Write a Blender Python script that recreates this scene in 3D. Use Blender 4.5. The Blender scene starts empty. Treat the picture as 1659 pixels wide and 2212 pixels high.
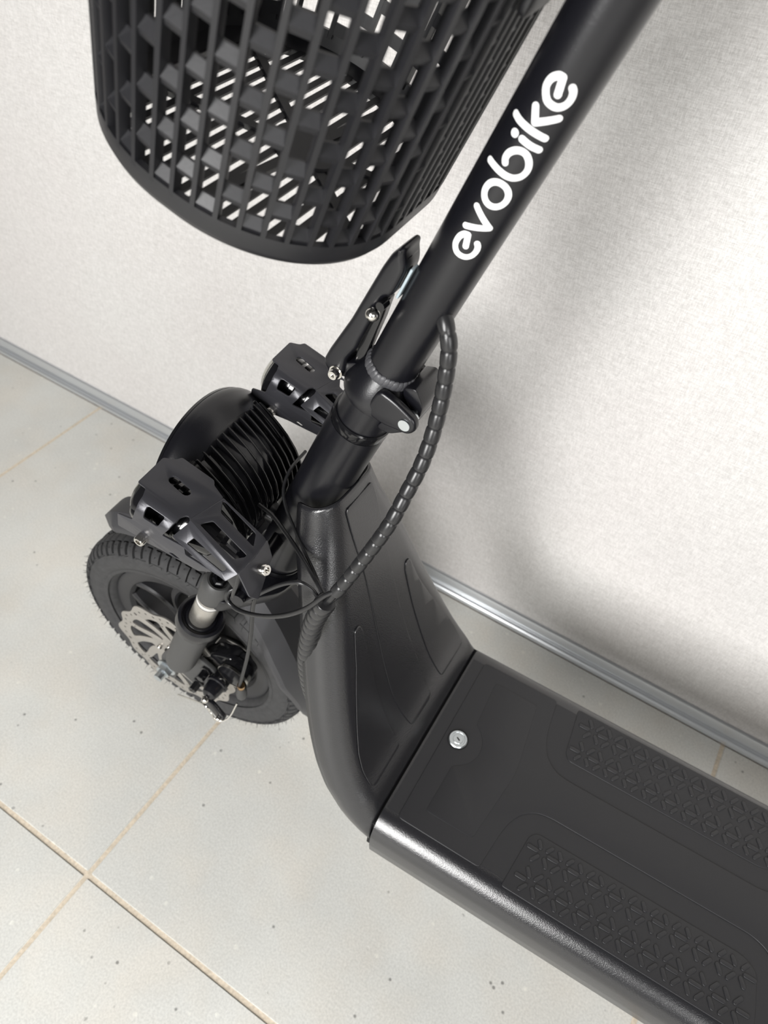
import bpy, bmesh, math, random
from mathutils import Vector, Matrix
random.seed(7)
sc = bpy.context.scene
C = sc.collection
PI = math.pi

# ------------------------------------------------------------------ camera, world, light, exposure
cam_d = bpy.data.cameras.new('camera'); cam = bpy.data.objects.new('camera', cam_d); C.objects.link(cam)
R_ = Vector((0.84594659, 0.52718706, 0.08030053)); D_ = Vector((0.43777814, -0.60056304, -0.66908471)); W_ = Vector((-0.30450727, 0.60116374, -0.73883522))
m = Matrix.Identity(4)
for i in range(3):
    m[i][0] = R_[i]; m[i][1] = -D_[i]; m[i][2] = -W_[i]
m[0][3], m[1][3], m[2][3] = 0.371613, -0.084657, 0.951719
cam.matrix_world = m
cam_d.sensor_fit = 'VERTICAL'; cam_d.sensor_height = 36.0; cam_d.lens = 1604.6 * 36 / 2212
cam_d.clip_start = 0.01
cam_d.dof.use_dof = True; cam_d.dof.focus_distance = 0.55; cam_d.dof.aperture_fstop = 9.0
sc.camera = cam

world = bpy.data.worlds.new('world'); sc.world = world; world.use_nodes = True
bg = world.node_tree.nodes['Background']; bg.inputs[0].default_value = (1.0, 0.99, 0.975, 1); bg.inputs[1].default_value = 0.08

def area(name, loc, target, sx, sy, energy, col):
    l = bpy.data.lights.new(name, 'AREA'); l.shape = 'RECTANGLE'; l.size = sx; l.size_y = sy; l.energy = energy; l.color = col
    o = bpy.data.objects.new(name, l); C.objects.link(o); o.location = loc
    d = Vector(target) - Vector(loc); o.rotation_euler = d.to_track_quat('-Z', 'Y').to_euler()
    return o
area('window_daylight', (0.12, -1.75, 1.20), (0.45, 0.30, 0.15), 0.76, 1.2, 77, (1.0, 0.99, 0.975))
area('side_window_daylight', (1.90, -1.42, 1.05), (0.40, 0.25, 0.25), 0.95, 1.25, 25, (1.0, 0.99, 0.98))

sc.view_settings.view_transform = 'Standard'; sc.view_settings.look = 'None'; sc.view_settings.gamma = 1.0
sc.view_settings.use_curve_mapping = False; sc.view_settings.exposure = 0.0

# ------------------------------------------------------------------ materials
def nd(nt, t, **kw):
    n = nt.nodes.new(t)
    for k, v in kw.items(): setattr(n, k, v)
    return n
MATS = {}
def mat(name, col, rough=0.5, metal=0.0, spec=0.5, noise=None, nscale=(1, 1, 1), bump=0.0, bdist=0.001, colvar=0.0, coat=0.0, rvar=0.0):
    mt = bpy.data.materials.new(name); mt.use_nodes = True; nt = mt.node_tree; b = nt.nodes['Principled BSDF']
    b.inputs['Base Color'].default_value = (*col, 1); b.inputs['Roughness'].default_value = rough; b.inputs['Metallic'].default_value = metal
    b.inputs['Specular IOR Level'].default_value = spec; b.inputs['Coat Weight'].default_value = coat
    if noise:
        tc = nd(nt, 'ShaderNodeTexCoord'); mp = nd(nt, 'ShaderNodeMapping'); mp.inputs['Scale'].default_value = nscale
        nz = nd(nt, 'ShaderNodeTexNoise'); nz.inputs['Scale'].default_value = noise; nz.inputs['Detail'].default_value = 3
        nt.links.new(tc.outputs['Object'], mp.inputs[0]); nt.links.new(mp.outputs[0], nz.inputs['Vector'])
        if bump:
            bp = nd(nt, 'ShaderNodeBump'); bp.inputs['Strength'].default_value = bump; bp.inputs['Distance'].default_value = bdist
            nt.links.new(nz.outputs[0], bp.inputs['Height']); nt.links.new(bp.outputs[0], b.inputs['Normal'])
        if colvar:
            rp = nd(nt, 'ShaderNodeValToRGB'); rp.color_ramp.elements[0].position = .3; rp.color_ramp.elements[1].position = .7
            rp.color_ramp.elements[0].color = (*[c * (1 - colvar) for c in col], 1); rp.color_ramp.elements[1].color = (*[c * (1 + colvar) for c in col], 1)
            nt.links.new(nz.outputs[0], rp.inputs[0]); nt.links.new(rp.outputs[0], b.inputs['Base Color'])
        if rvar:
            mr = nd(nt, 'ShaderNodeMapRange'); mr.inputs[3].default_value = rough - rvar; mr.inputs[4].default_value = rough + rvar
            nt.links.new(nz.outputs[0], mr.inputs[0]); nt.links.new(mr.outputs[0], b.inputs['Roughness'])
    MATS[name] = mt
    return mt

mat('black_satin', (0.005, 0.005, 0.007), 0.30, noise=900, bump=0.12, bdist=0.0004)
mat('black_gloss', (0.006, 0.006, 0.007), 0.12, noise=60, rvar=0.03)
mat('grain_plastic', (0.014, 0.014, 0.016), 0.24, spec=0.8, noise=1000, bump=0.6, bdist=0.00028)
mat('deck_plastic', (0.015, 0.015, 0.017), 0.48, noise=1400, bump=0.18, bdist=0.0004)
mat('ridge_plastic', (0.018, 0.018, 0.020), 0.42, noise=1400, bump=0.15, bdist=0.0003)
mat('tire_rubber', (0.030, 0.030, 0.031), 0.72, noise=160, bump=0.25, bdist=0.0006, colvar=0.2)
mat('rim_black', (0.016, 0.016, 0.018), 0.45, noise=500, bump=0.05, bdist=0.0003)
mat('sheet_metal', (0.042, 0.042, 0.048), 0.32, metal=0.35, noise=1500, bump=0.12, bdist=0.0003)
mat('slider_grey', (0.050, 0.050, 0.050), 0.48, metal=0.2, noise=700, bump=0.05, bdist=0.0003)
mat('chrome', (0.72, 0.70, 0.66), 0.16, metal=1.0, noise=400, rvar=0.06)
mat('zinc', (0.62, 0.66, 0.68), 0.32, metal=1.0, noise=300, rvar=0.08)
mat('disc_steel', (0.46, 0.44, 0.41), 0.42, metal=0.85, noise=250, nscale=(1, 8, 1), rvar=0.08)
mat('silver_stanchion', (0.66, 0.63, 0.58), 0.26, metal=0.9, noise=200, nscale=(1, 1, 6), colvar=0.12)
mat('brass', (0.62, 0.40, 0.20), 0.25, metal=1.0, noise=300, rvar=0.05)
mat('white_print', (0.86, 0.86, 0.86), 0.45, noise=400, colvar=0.02)
mat('grey_rubber', (0.34, 0.40, 0.43), 0.6, noise=400, colvar=0.05)
mat('cable_black', (0.012, 0.012, 0.013), 0.30, noise=500, rvar=0.06)
mat('wrap_black', (0.016, 0.016, 0.017), 0.30, noise=300, rvar=0.05)
mat('basket_plastic', (0.012, 0.012, 0.014), 0.40, noise=700, bump=0.10, bdist=0.0003)
mat('seam_dark', (0.003, 0.003, 0.003), 0.9, noise=100, colvar=0.1)
mat('weld_grey', (0.055, 0.055, 0.060), 0.42, noise=900, bump=0.3, bdist=0.0005)
mat('label_paper', (0.50, 0.49, 0.47), 0.5, noise=300, colvar=0.05)
mat('label_ink', (0.10, 0.10, 0.10), 0.5, noise=300, colvar=0.1)
mat('grout', (0.62, 0.54, 0.43), 0.9, noise=300, bump=0.3, bdist=0.001, colvar=0.15)
mat('skirting_metal', (0.66, 0.68, 0.70), 0.34, metal=0.75, noise=8, nscale=(1, 30, 60), rvar=0.08)
mat('fender_plastic', (0.030, 0.030, 0.033), 0.5, noise=1200, bump=0.2, bdist=0.0004)
g = bpy.data.materials.new('lens_glass'); g.use_nodes = True
b = g.node_tree.nodes['Principled BSDF']; b.inputs['Base Color'].default_value = (0.75, 0.76, 0.74, 1); b.inputs['Roughness'].default_value = 0.03
b.inputs['Transmission Weight'].default_value = 1.0; b.inputs['IOR'].default_value = 1.45; MATS['lens_glass'] = g

def wall_material():
    mt = bpy.data.materials.new('woven_wallpaper'); mt.use_nodes = True; nt = mt.node_tree; b = nt.nodes['Principled BSDF']
    b.inputs['Roughness'].default_value = 0.62; b.inputs['Specular IOR Level'].default_value = 0.35
    tc = nd(nt, 'ShaderNodeTexCoord'); outs = []
    for s, sc_ in (((110, 1, 1100), 1.0), ((1100, 1, 160), 1.0), ((800, 1, 800), 1.0)):
        mp = nd(nt, 'ShaderNodeMapping'); mp.inputs['Scale'].default_value = s
        nz = nd(nt, 'ShaderNodeTexNoise'); nz.inputs['Scale'].default_value = sc_; nz.inputs['Detail'].default_value = 2.5
        nt.links.new(tc.outputs['Object'], mp.inputs[0]); nt.links.new(mp.outputs[0], nz.inputs['Vector']); outs.append(nz.outputs[0])
    a1 = nd(nt, 'ShaderNodeMath', operation='ADD'); nt.links.new(outs[0], a1.inputs[0]); nt.links.new(outs[1], a1.inputs[1])
    a2 = nd(nt, 'ShaderNodeMath', operation='MULTIPLY_ADD'); nt.links.new(outs[2], a2.inputs[0]); a2.inputs[1].default_value = 0.6; nt.links.new(a1.outputs[0], a2.inputs[2])
    mr = nd(nt, 'ShaderNodeMapRange'); mr.inputs[1].default_value = 0.9; mr.inputs[2].default_value = 1.7; nt.links.new(a2.outputs[0], mr.inputs[0])
    big = nd(nt, 'ShaderNodeTexNoise'); big.inputs['Scale'].default_value = 4; nt.links.new(tc.outputs['Object'], big.inputs['Vector'])
    rp = nd(nt, 'ShaderNodeValToRGB'); rp.color_ramp.elements[0].color = (0.49, 0.477, 0.462, 1); rp.color_ramp.elements[1].color = (0.725, 0.712, 0.695, 1)
    nt.links.new(mr.outputs[0], rp.inputs[0])
    mx = nd(nt, 'ShaderNodeMixRGB', blend_type='MULTIPLY'); mx.inputs[0].default_value = 1
    r2 = nd(nt, 'ShaderNodeValToRGB'); r2.color_ramp.elements[0].position = .35; r2.color_ramp.elements[1].position = .65
    r2.color_ramp.elements[0].color = (0.985, 0.97, 0.97, 1); r2.color_ramp.elements[1].color = (1, 1, 1, 1)
    nt.links.new(big.outputs[0], r2.inputs[0]); nt.links.new(rp.outputs[0], mx.inputs[1]); nt.links.new(r2.outputs[0], mx.inputs[2])
    nt.links.new(mx.outputs[0], b.inputs['Base Color'])
    bp = nd(nt, 'ShaderNodeBump'); bp.inputs['Strength'].default_value = 0.3; bp.inputs['Distance'].default_value = 0.0004
    nt.links.new(a2.outputs[0], bp.inputs['Height']); nt.links.new(bp.outputs[0], b.inputs['Normal'])
    MATS['wall'] = mt
def tile_material():
    mt = bpy.data.materials.new('concrete_tile'); mt.use_nodes = True; nt = mt.node_tree; b = nt.nodes['Principled BSDF']
    b.inputs['Roughness'].default_value = 0.55; b.inputs['Specular IOR Level'].default_value = 0.35
    geo = nd(nt, 'ShaderNodeNewGeometry')
    def noise(scale, det, rough=.55):
        n = nd(nt, 'ShaderNodeTexNoise'); n.inputs['Scale'].default_value = scale; n.inputs['Detail'].default_value = det; n.inputs['Roughness'].default_value = rough
        nt.links.new(geo.outputs['Position'], n.inputs['Vector']); return n
    def ramp(src, p0, c0, p1, c1):
        r = nd(nt, 'ShaderNodeValToRGB'); e = r.color_ramp.elements; e[0].position = p0; e[0].color = (*c0, 1); e[1].position = p1; e[1].color = (*c1, 1)
        nt.links.new(src, r.inputs[0]); return r
    def mul(a, c):
        x = nd(nt, 'ShaderNodeMixRGB', blend_type='MULTIPLY'); x.inputs[0].default_value = 1; nt.links.new(a, x.inputs[1]); nt.links.new(c, x.inputs[2]); return x.outputs[0]
    c = ramp(noise(6, 5).outputs[0], .3, (0.585, 0.585, 0.555), .7, (0.685, 0.685, 0.65)).outputs[0]
    hue = ramp(noise(11, 3).outputs[0], .42, (1, 1, 1), .66, (1.015, .985, .955)).outputs[0]; c = mul(c, hue)
    fine = ramp(noise(420, 2).outputs[0], .3, (.88, .88, .88), .7, (1.07, 1.07, 1.07)).outputs[0]; c = mul(c, fine)
    vo = nd(nt, 'ShaderNodeTexVoronoi'); vo.inputs['Scale'].default_value = 46; nt.links.new(geo.outputs['Position'], vo.inputs['Vector'])
    pit = ramp(vo.outputs['Distance'], .05, (.42, .42, .42), .11, (1, 1, 1))
    gate = ramp(noise(15, 2).outputs[0], .5, (1, 1, 1), .56, (0, 0, 0))
    mx = nd(nt, 'ShaderNodeMixRGB', blend_type='LIGHTEN'); mx.inputs[0].default_value = 1; nt.links.new(pit.outputs[0], mx.inputs[1]); nt.links.new(gate.outputs[0], mx.inputs[2]); c = mul(c, mx.outputs[0])
    v2 = nd(nt, 'ShaderNodeTexVoronoi'); v2.inputs['Scale'].default_value = 30; nt.links.new(geo.outputs['Position'], v2.inputs['Vector'])
    lt = ramp(v2.outputs['Distance'], .05, (1.15, 1.15, 1.13), .10, (1, 1, 1)); c = mul(c, lt.outputs[0])
    nt.links.new(c, b.inputs['Base Color'])
    bp = nd(nt, 'ShaderNodeBump'); bp.inputs['Strength'].default_value = 0.25; bp.inputs['Distance'].default_value = 0.0008
    nt.links.new(pit.outputs[0], bp.inputs['Height']); nt.links.new(bp.outputs[0], b.inputs['Normal'])
    MATS['tile'] = mt
wall_material(); tile_material()

# ------------------------------------------------------------------ helpers
def finish(me, smooth=True, ang=38):
    me.validate(); me.update()
    if smooth:
        me.polygons.foreach_set('use_smooth', [True] * len(me.polygons)); me.set_sharp_from_angle(angle=math.radians(ang))
    return me
def fixn(me):
    bm = bmesh.new(); bm.from_mesh(me); bmesh.ops.remove_doubles(bm, verts=bm.verts, dist=1e-6); bmesh.ops.recalc_face_normals(bm, faces=bm.faces); bm.to_mesh(me); bm.free(); return me
def link(name, me, material, parent=None, mw=None):
    o = bpy.data.objects.new(name, me); C.objects.link(o)
    if material and not me.materials: me.materials.append(MATS[material])
    if parent: o.parent = parent
    if mw is not None: o.matrix_local = mw
    return o
class MB:
    def __init__(s): s.v = []; s.f = []
    def add(s, v, f):
        k = len(s.v); s.v += [tuple(p) for p in v]; s.f += [tuple(i + k for i in q) for q in f]; return s
    def lathe(s, prof, org, ax, n=48, closed=False, a0=0, a1=2 * PI):
        """prof: list of (radius, height along ax)"""
        ax = Vector(ax).normalized(); ref = Vector((0, 0, 1)) if abs(ax.z) < .9 else Vector((1, 0, 0))
        u = ax.cross(ref).normalized(); w = ax.cross(u); org = Vector(org); full = abs(a1 - a0 - 2 * PI) < 1e-6
        cnt = n if full else n + 1; v = []; f = []
        for i in range(cnt):
            t = a0 + (a1 - a0) * i / n; d = u * math.cos(t) + w * math.sin(t)
            for r, h in prof: v.append(org + ax * h + d * r)
        k = len(prof)
        for i in range(n):
            j = (i + 1) % cnt
            for q in range(k if closed else k - 1):
                p = (q + 1) % k; f.append((i * k + q, i * k + p, j * k + p, j * k + q))
        return s.add(v, f)
    def box(s, c, sz, M=None):
        x, y, z = [a / 2 for a in sz]; c = Vector(c); v = []
        for dx in (-x, x):
            for dy in (-y, y):
                for dz in (-z, z):
                    p = Vector((dx, dy, dz)); p = (M @ p) if M else p; v.append(c + p)
        return s.add(v, [(0, 1, 3, 2), (4, 6, 7, 5), (0, 4, 5, 1), (2, 3, 7, 6), (0, 2, 6, 4), (1, 5, 7, 3)])
    def tube(s, pts, rad, n=10, caps=True, flat=None):
        pts = [Vector(p) for p in pts]; N = len(pts); v = []; f = []; up = None
        for i, p in enumerate(pts):
            t = (pts[min(i + 1, N - 1)] - pts[max(i - 1, 0)]).normalized()
            if up is None: up = t.orthogonal().normalized() if flat is None else (Vector(flat) - t * Vector(flat).dot(t)).normalized()
            else: up = (up - t * up.dot(t)).normalized()
            w = t.cross(up); r = rad(i / (N - 1)) if callable(rad) else rad
            for k in range(n):
                a = 2 * PI * k / n; v.append(p + (up * math.cos(a) + w * math.sin(a)) * r)
        for i in range(N - 1):
            for k in range(n):
                j = (k + 1) % n; f.append((i * n + k, i * n + j, (i + 1) * n + j, (i + 1) * n + k))
        if caps: f.append(tuple(range(n))[::-1]); f.append(tuple((N - 1) * n + k for k in range(n)))
        return s.add(v, f)
    def sphere(s, c, r, n=16, sc3=(1, 1, 1), M=None):
        v = []; f = []; c = Vector(c)
        for i in range(n + 1):
            th = PI * i / n
            for k in range(2 * n):
                p = Vector((math.sin(th) * math.cos(PI * k / n) * sc3[0], math.sin(th) * math.sin(PI * k / n) * sc3[1], math.cos(th) * sc3[2])) * r
                v.append(c + ((M @ p) if M else p))
        for i in range(n):
            for k in range(2 * n):
                j = (k + 1) % (2 * n); f.append((i * 2 * n + k, (i + 1) * 2 * n + k, (i + 1) * 2 * n + j, i * 2 * n + j))
        return s.add(v, f)
    def mesh(s, name, ang=38, recalc=True):
        me = bpy.data.meshes.new(name); me.from_pydata(s.v, [], s.f)
        if recalc: fixn(me)
        return finish(me, True, ang)
    def build(s, name, material, parent=None, mw=None, ang=38, bevel=0, recalc=True):
        me = s.mesh(name, ang, recalc); o = link(name, me, material, parent, mw)
        if bevel:
            md = o.modifiers.new('bevel', 'BEVEL'); md.width = bevel; md.segments = 3; md.limit_method = 'ANGLE'; md.angle_limit = math.radians(35); md.harden_normals = False
        return o
def catmull(pts, n=8):
    P = [Vector(p) for p in pts]; P = [P[0] * 2 - P[1]] + P + [P[-1] * 2 - P[-2]]; out = []
    for i in range(1, len(P) - 2):
        a, b_, c_, d = P[i - 1:i + 3]
        for k in range(n):
            t = k / n; out.append(0.5 * ((2 * b_) + (c_ - a) * t + (2 * a - 5 * b_ + 4 * c_ - d) * t * t + (3 * b_ - a - 3 * c_ + d) * t ** 3))
    out.append(P[-2]); return out
def resample(pts, n):
    pts = [Vector(p) for p in pts]; L = [0]
    for i in range(1, len(pts)): L.append(L[-1] + (pts[i] - pts[i - 1]).length)
    out = []; j = 0
    for k in range(n):
        x = L[-1] * k / (n - 1)
        while j < len(L) - 2 and L[j + 1] < x: j += 1
        t = (x - L[j]) / max(L[j + 1] - L[j], 1e-9); out.append(pts[j].lerp(pts[j + 1], t))
    return out, L[-1]
def fillet(pts, r, n=5):
    out = []; N = len(pts)
    for i in range(N):
        p = Vector(pts[i]); a = Vector(pts[i - 1]) - p; b_ = Vector(pts[(i + 1) % N]) - p
        rr = r[i] if isinstance(r, (list, tuple)) else r
        d = min(rr, a.length * .45, b_.length * .45)
        if d < 1e-6: out.append(p); continue
        A = p + a.normalized() * d; B = p + b_.normalized() * d
        for k in range(n + 1):
            t = k / n; out.append(A * (1 - t) ** 2 + p * 2 * t * (1 - t) + B * t * t)
    return [(q.x, q.y) for q in out]
def capsule(c, ang, L, w, n=6):
    ca, sa = math.cos(ang), math.sin(ang); out = []
    for s_, a0 in ((1, -PI / 2), (-1, PI / 2)):
        for k in range(n + 1):
            a = a0 + PI * k / n; x = s_ * (L / 2 - w / 2) + math.cos(a) * w / 2; y = math.sin(a) * w / 2
            out.append((c[0] + x * ca - y * sa, c[1] + x * sa + y * ca))
    return out
def plate(name, loops, th, fmap, bevel=0.0, cuts=(), bres=1, ang=38):
    """filled 2D outline with holes, thickness th (0..th), mapped to 3D by fmap(u, v, h)"""
    cu = bpy.data.curves.new(name, 'CURVE'); cu.dimensions = '2D'; cu.fill_mode = 'BOTH'
    K = 100.0
    for lp in loops:
        sp = cu.splines.new('POLY'); sp.points.add(len(lp) - 1); sp.use_cyclic_u = True
        for i, (x, y) in enumerate(lp): sp.points[i].co = (x * K, y * K, 0, 1)
    cu.extrude = max(th / 2 - bevel, 1e-6) * K; cu.bevel_depth = bevel * K; cu.bevel_resolution = bres; cu.offset = -bevel * K
    o = bpy.data.objects.new(name, cu); C.objects.link(o)
    dg = bpy.context.evaluated_depsgraph_get(); me = bpy.data.meshes.new_from_object(o.evaluated_get(dg)); bpy.data.objects.remove(o); bpy.data.curves.remove(cu)
    me.name = name; bm = bmesh.new(); bm.from_mesh(me); bmesh.ops.remove_doubles(bm, verts=bm.verts, dist=1e-5)
    for co, no in cuts:
        bmesh.ops.bisect_plane(bm, geom=bm.verts[:] + bm.edges[:] + bm.faces[:], plane_co=(co[0] * K, co[1] * K, 0), plane_no=(no[0], no[1], 0), dist=1e-6)
    for v in bm.verts: v.co = Vector(fmap(v.co.x / K, v.co.y / K, v.co.z / K + th / 2))
    bmesh.ops.recalc_face_normals(bm, faces=bm.faces); bm.to_mesh(me); bm.free(); me.materials.clear()
    return finish(me, True, ang)
def tag(o, label=None, cat=None, group=None, kind=None):
    if label: o['label'] = label
    if cat: o['category'] = cat
    if group: o['group'] = group
    if kind: o['kind'] = kind
    return o
def empty(name, loc, rz=0):
    o = bpy.data.objects.new(name, None); C.objects.link(o); o.location = loc; o.rotation_euler = (0, 0, rz); o.empty_display_size = .05; return o

# ------------------------------------------------------------------ room
WALL_Y = 0.612
wall = MB().box((0, WALL_Y + .06, 1.25), (7.0, .12, 2.5)).build('wall_back', 'wall', recalc=True); tag(wall, 'off-white wall covered in finely woven wallpaper', 'wall', kind='structure')
floor = MB().box((0, -1.2, -.0262), (7.0, 3.8, .05)).build('floor', 'grout'); tag(floor, 'grey concrete-look tiled floor with beige grout', 'floor', kind='structure')
bmt = bmesh.new(); bmesh.ops.create_cube(bmt, size=1); bmesh.ops.scale(bmt, vec=(.5945, .5945, .012), verts=bmt.verts)
bmesh.ops.bevel(bmt, geom=[e for e in bmt.edges], offset=.0009, segments=2, affect='EDGES')
tme = bpy.data.meshes.new('tile'); bmt.to_mesh(tme); bmt.free(); finish(tme, True, 30); tme.materials.append(MATS['tile'])
for i in range(-4, 4):
    for j in range(-4, 1):
        if j == 0 and not -4 <= i: continue
        o = link('tile', tme, None, floor); o.location = (i * .6 + .3, j * .6 + .3, -.006)
# metal skirting strip
sk = [(0, 0), (0, .030), (-.002, .0305), (-.0045, .0295), (-.0055, .026), (-.0062, .0125), (-.0080, .0110), (-.0080, .0095), (-.0115, .0090), (-.0135, .0070), (-.0140, .0035), (-.0140, 0)]
v = []; f = []
for x in (-3.4, 3.4):
    for y, z in sk: v.append((x, WALL_Y + y, z + .0002))
n = len(sk)
for i in range(n): f.append((i, (i + 1) % n, n + (i + 1) % n, n + i))
f += [tuple(range(n)), tuple(range(n, 2 * n))[::-1]]
bb = MB().add(v, f).build('baseboard_back', 'skirting_metal', ang=25); tag(bb, 'narrow silver metal skirting strip along the wall foot', 'baseboard', kind='structure')

# ------------------------------------------------------------------ scooter frame of reference
sco = empty('electric_scooter', (-.037, .262, 0), math.radians(1.6))
tag(sco, 'black electric kick scooter with white lettering on its stem, parked beside the wall', 'scooter')
AX0 = Vector((.202, 0, .5985)); AXD = Vector((.370, 0, 1)).normalized(); E1 = Vector((AXD.z, 0, -AXD.x)); E2 = Vector((0, 1, 0))
def A(a, f_=0, t=0): return AX0 + AXD * a + E1 * f_ + E2 * t
STEER = Matrix.Translation(AX0) @ Matrix.Rotation(math.radians(2.4), 4, AXD) @ Matrix.Translation(-AX0)

# ---- head tube, stem, folding clamp
MB().lathe([(0, -.214), (.0235, -.214), (.0240, -.206), (.0222, -.203), (.0222, 0), (0, 0)], AX0, AXD, 64).build('head_tube', 'black_satin', sco)
MB().lathe([(.019, -.222), (.0245, -.222), (.0252, -.219), (.0245, -.215), (.019, -.215)], AX0, AXD, 48).build('headset_ring', 'black_gloss', sco)
MB().lathe([(.0, .0), (.0218, .0), (.0224, .001), (.0224, .0085), (.0214, .0095), (.0, .0095)], AX0, AXD, 64).build('headset_cap', 'black_gloss', sco)
MB().lathe([(0, .0095), (.0206, .0095), (.0206, .0325), (0, .0325)], AX0, AXD, 64).build('lower_collar', 'black_satin', sco)
clamp = MB().lathe([(0, .0335), (.0225, .0335), (.0246, .0350), (.0250, .0380), (.0244, .0425), (.0226, .0490), (.0202, .0550), (.0178, .0600), (0, .0605)], AX0, AXD, 64).build('folding_clamp', 'black_satin', sco)
def AFT(tc): return lambda u, v_, h: A(v_, u, tc + h)
ear = fillet([(.002, .0355), (.018, .0365), (.027, .0405), (.0360, .0435), (.0390, .0510), (.0355, .0575), (.028, .0590), (.018, .0605), (.004, .0600)], .005)
for tc in (-.0235, .0165):
    e_ = link('hinge_ear', plate('hinge_ear', [ear], .007, AFT(tc), .0024, bres=3), 'black_satin', clamp)
MB().lathe([(0, -.0245), (.0042, -.0245), (.0044, -.024), (.0044, .0245), (0, .0245)], A(.0500, .0305), E2, 24).build('hinge_pin', 'zinc', clamp)
lug = fillet([(.014, .022), (.024, .024), (.033, .036), (.036, .046), (.030, .052), (.018, .040)], .004)
link('hinge_lug', plate('hinge_lug', [lug], .030, AFT(-.015), .001), 'black_satin', clamp)
loopb = fillet([(.015, .064), (.023, .070), (.033, .061), (.0355, .050), (.028, .052), (.018, .058)], .003)
link('hinge_cheek', plate('hinge_cheek', [loopb], .030, AFT(-.012), .001), 'black_satin', clamp)
stem = MB().lathe([(0, .058), (.0168, .058), (.0168, .46), (0, .46)], AX0, AXD, 72).build('stem_tube', 'black_satin', sco)
wb = MB()
for k in range(34):
    t = 2 * PI * k / 34; d = E1 * math.cos(t) + E2 * math.sin(t); tang = (-E1 * math.sin(t) + E2 * math.cos(t))
    M3 = Matrix((tang, d, AXD)).transposed(); M3 = M3 @ Matrix.Rotation(.25, 3, 'Y')
    wb.sphere(A(.0615) + d * (.0168 + random.uniform(-.0002, .0002)), .0046, 6, (.80, .42, 1.05 + random.uniform(-.1, .1)), M3)
wb.build('weld_bead', 'weld_grey', stem, recalc=False)
# lettering strokes: (distance along stem, arc position around the tube)
GL = {
 'e1': [(0.1758, -0.0231), (0.1821, -0.025), (0.1813, -0.0268), (0.1786, -0.0284), (0.1752, -0.0287), (0.1726, -0.028), (0.1704, -0.0259), (0.1697, -0.023), (0.1705, -0.0198), (0.1728, -0.0176), (0.176, -0.0169), (0.1787, -0.0175), (0.1803, -0.0187)],
 'v': [(0.1853, -0.0287), (0.1909, -0.0173), (0.1975, -0.0287)],
 'b': [(0.2191, -0.0353), (0.219, -0.0319), (0.2188, -0.0275), (0.2189, -0.0236), (0.2199, -0.0201), (0.2223, -0.0174), (0.2258, -0.0165), (0.2294, -0.0178), (0.2321, -0.0206), (0.2325, -0.0236), (0.231, -0.0264), (0.2283, -0.0283), (0.2255, -0.0285), (0.2237, -0.0275)],
 'i': [(0.2371, -0.0263), (0.2367, -0.0216), (0.2368, -0.017)], 'dot': [(0.237, -0.0308), (0.237, -0.0306)],
 'k1': [(0.2431, -0.0355), (0.2426, -0.0318), (0.2425, -0.0275), (0.2425, -0.0232), (0.2425, -0.0174)], 'k2': [(0.2519, -0.0286), (0.2463, -0.0251), (0.2527, -0.0168)],
 'e2': [(0.261, -0.0228), (0.2677, -0.0246), (0.2673, -0.0266), (0.2648, -0.0287), (0.2617, -0.0291), (0.2592, -0.028), (0.2568, -0.0256), (0.2561, -0.0226), (0.2567, -0.0197), (0.259, -0.0174), (0.2621, -0.0168), (0.2648, -0.0176), (0.2662, -0.0189)],
 'o': [(.2082 + .0062 * math.cos(t), -.0234 + .0060 * math.sin(t)) for t in [2 * PI * k / 24 for k in range(25)]]}
def stroke(mb, pts, hw, sharp=False, layer=0):
    p3 = [Vector((x, y, 0)) for x, y in pts]
    P = p3 if sharp or len(p3) < 3 else catmull(p3, 6)
    if sharp:
        q = []
        for a, b_ in zip(p3[:-1], p3[1:]): q += [a.lerp(b_, k / 8) for k in range(8)]
        P = q + [p3[-1]]
    rr = .0168 + .00018 + layer * .00002
    def S(p): t = p.y / .0168; return A(p.x) + (E1 * math.cos(t) + E2 * math.sin(t)) * rr
    segs = [P] if not sharp else [[p3[k].lerp(p3[k + 1], j / 8) for j in range(9)] for k in range(len(p3) - 1)]
    for sg in segs:
        L = []; v = []; N = len(sg)
        for i, p in enumerate(sg):
            d = (sg[min(i + 1, N - 1)] - sg[max(i - 1, 0)]).normalized(); nn = Vector((-d.y, d.x, 0)); v += [S(p + nn * hw), S(p), S(p - nn * hw)]
        mb.add(v, [(i * 3 + c, i * 3 + 1 + c, i * 3 + 4 + c, i * 3 + 3 + c) for i in range(N - 1) for c in (0, 1)])
        for p, d in ((sg[0], sg[0] - sg[1]), (sg[-1], sg[-1] - sg[-2])):
            a0 = math.atan2(d.y, d.x); v = [S(p)] + [S(p + Vector((math.cos(a0 + t), math.sin(a0 + t), 0)) * hw) for t in [-PI / 2 + PI * k / 10 for k in range(11)]]
            mb.add(v, [(0, k, k + 1) for k in range(1, 11)])
for nm, keys in (('letter_e', ['e1']), ('letter_v', ['v']), ('letter_o', ['o']), ('letter_b', ['b']), ('letter_i', ['i', 'dot']), ('letter_k', ['k1', 'k2']), ('letter_e', ['e2'])):
    mb = MB()
    for q in keys:
        hw = .0016 if q != 'dot' else .0019
        if q in ('e1', 'e2'):
            stroke(mb, GL[q][:2], hw, False, 1); stroke(mb, GL[q][1:], hw)
        else: stroke(mb, GL[q], hw, q in ('v', 'k2'))
    o = mb.build(nm, 'white_print', stem, recalc=False); tag(o, 'white rounded printed letter')

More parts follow.
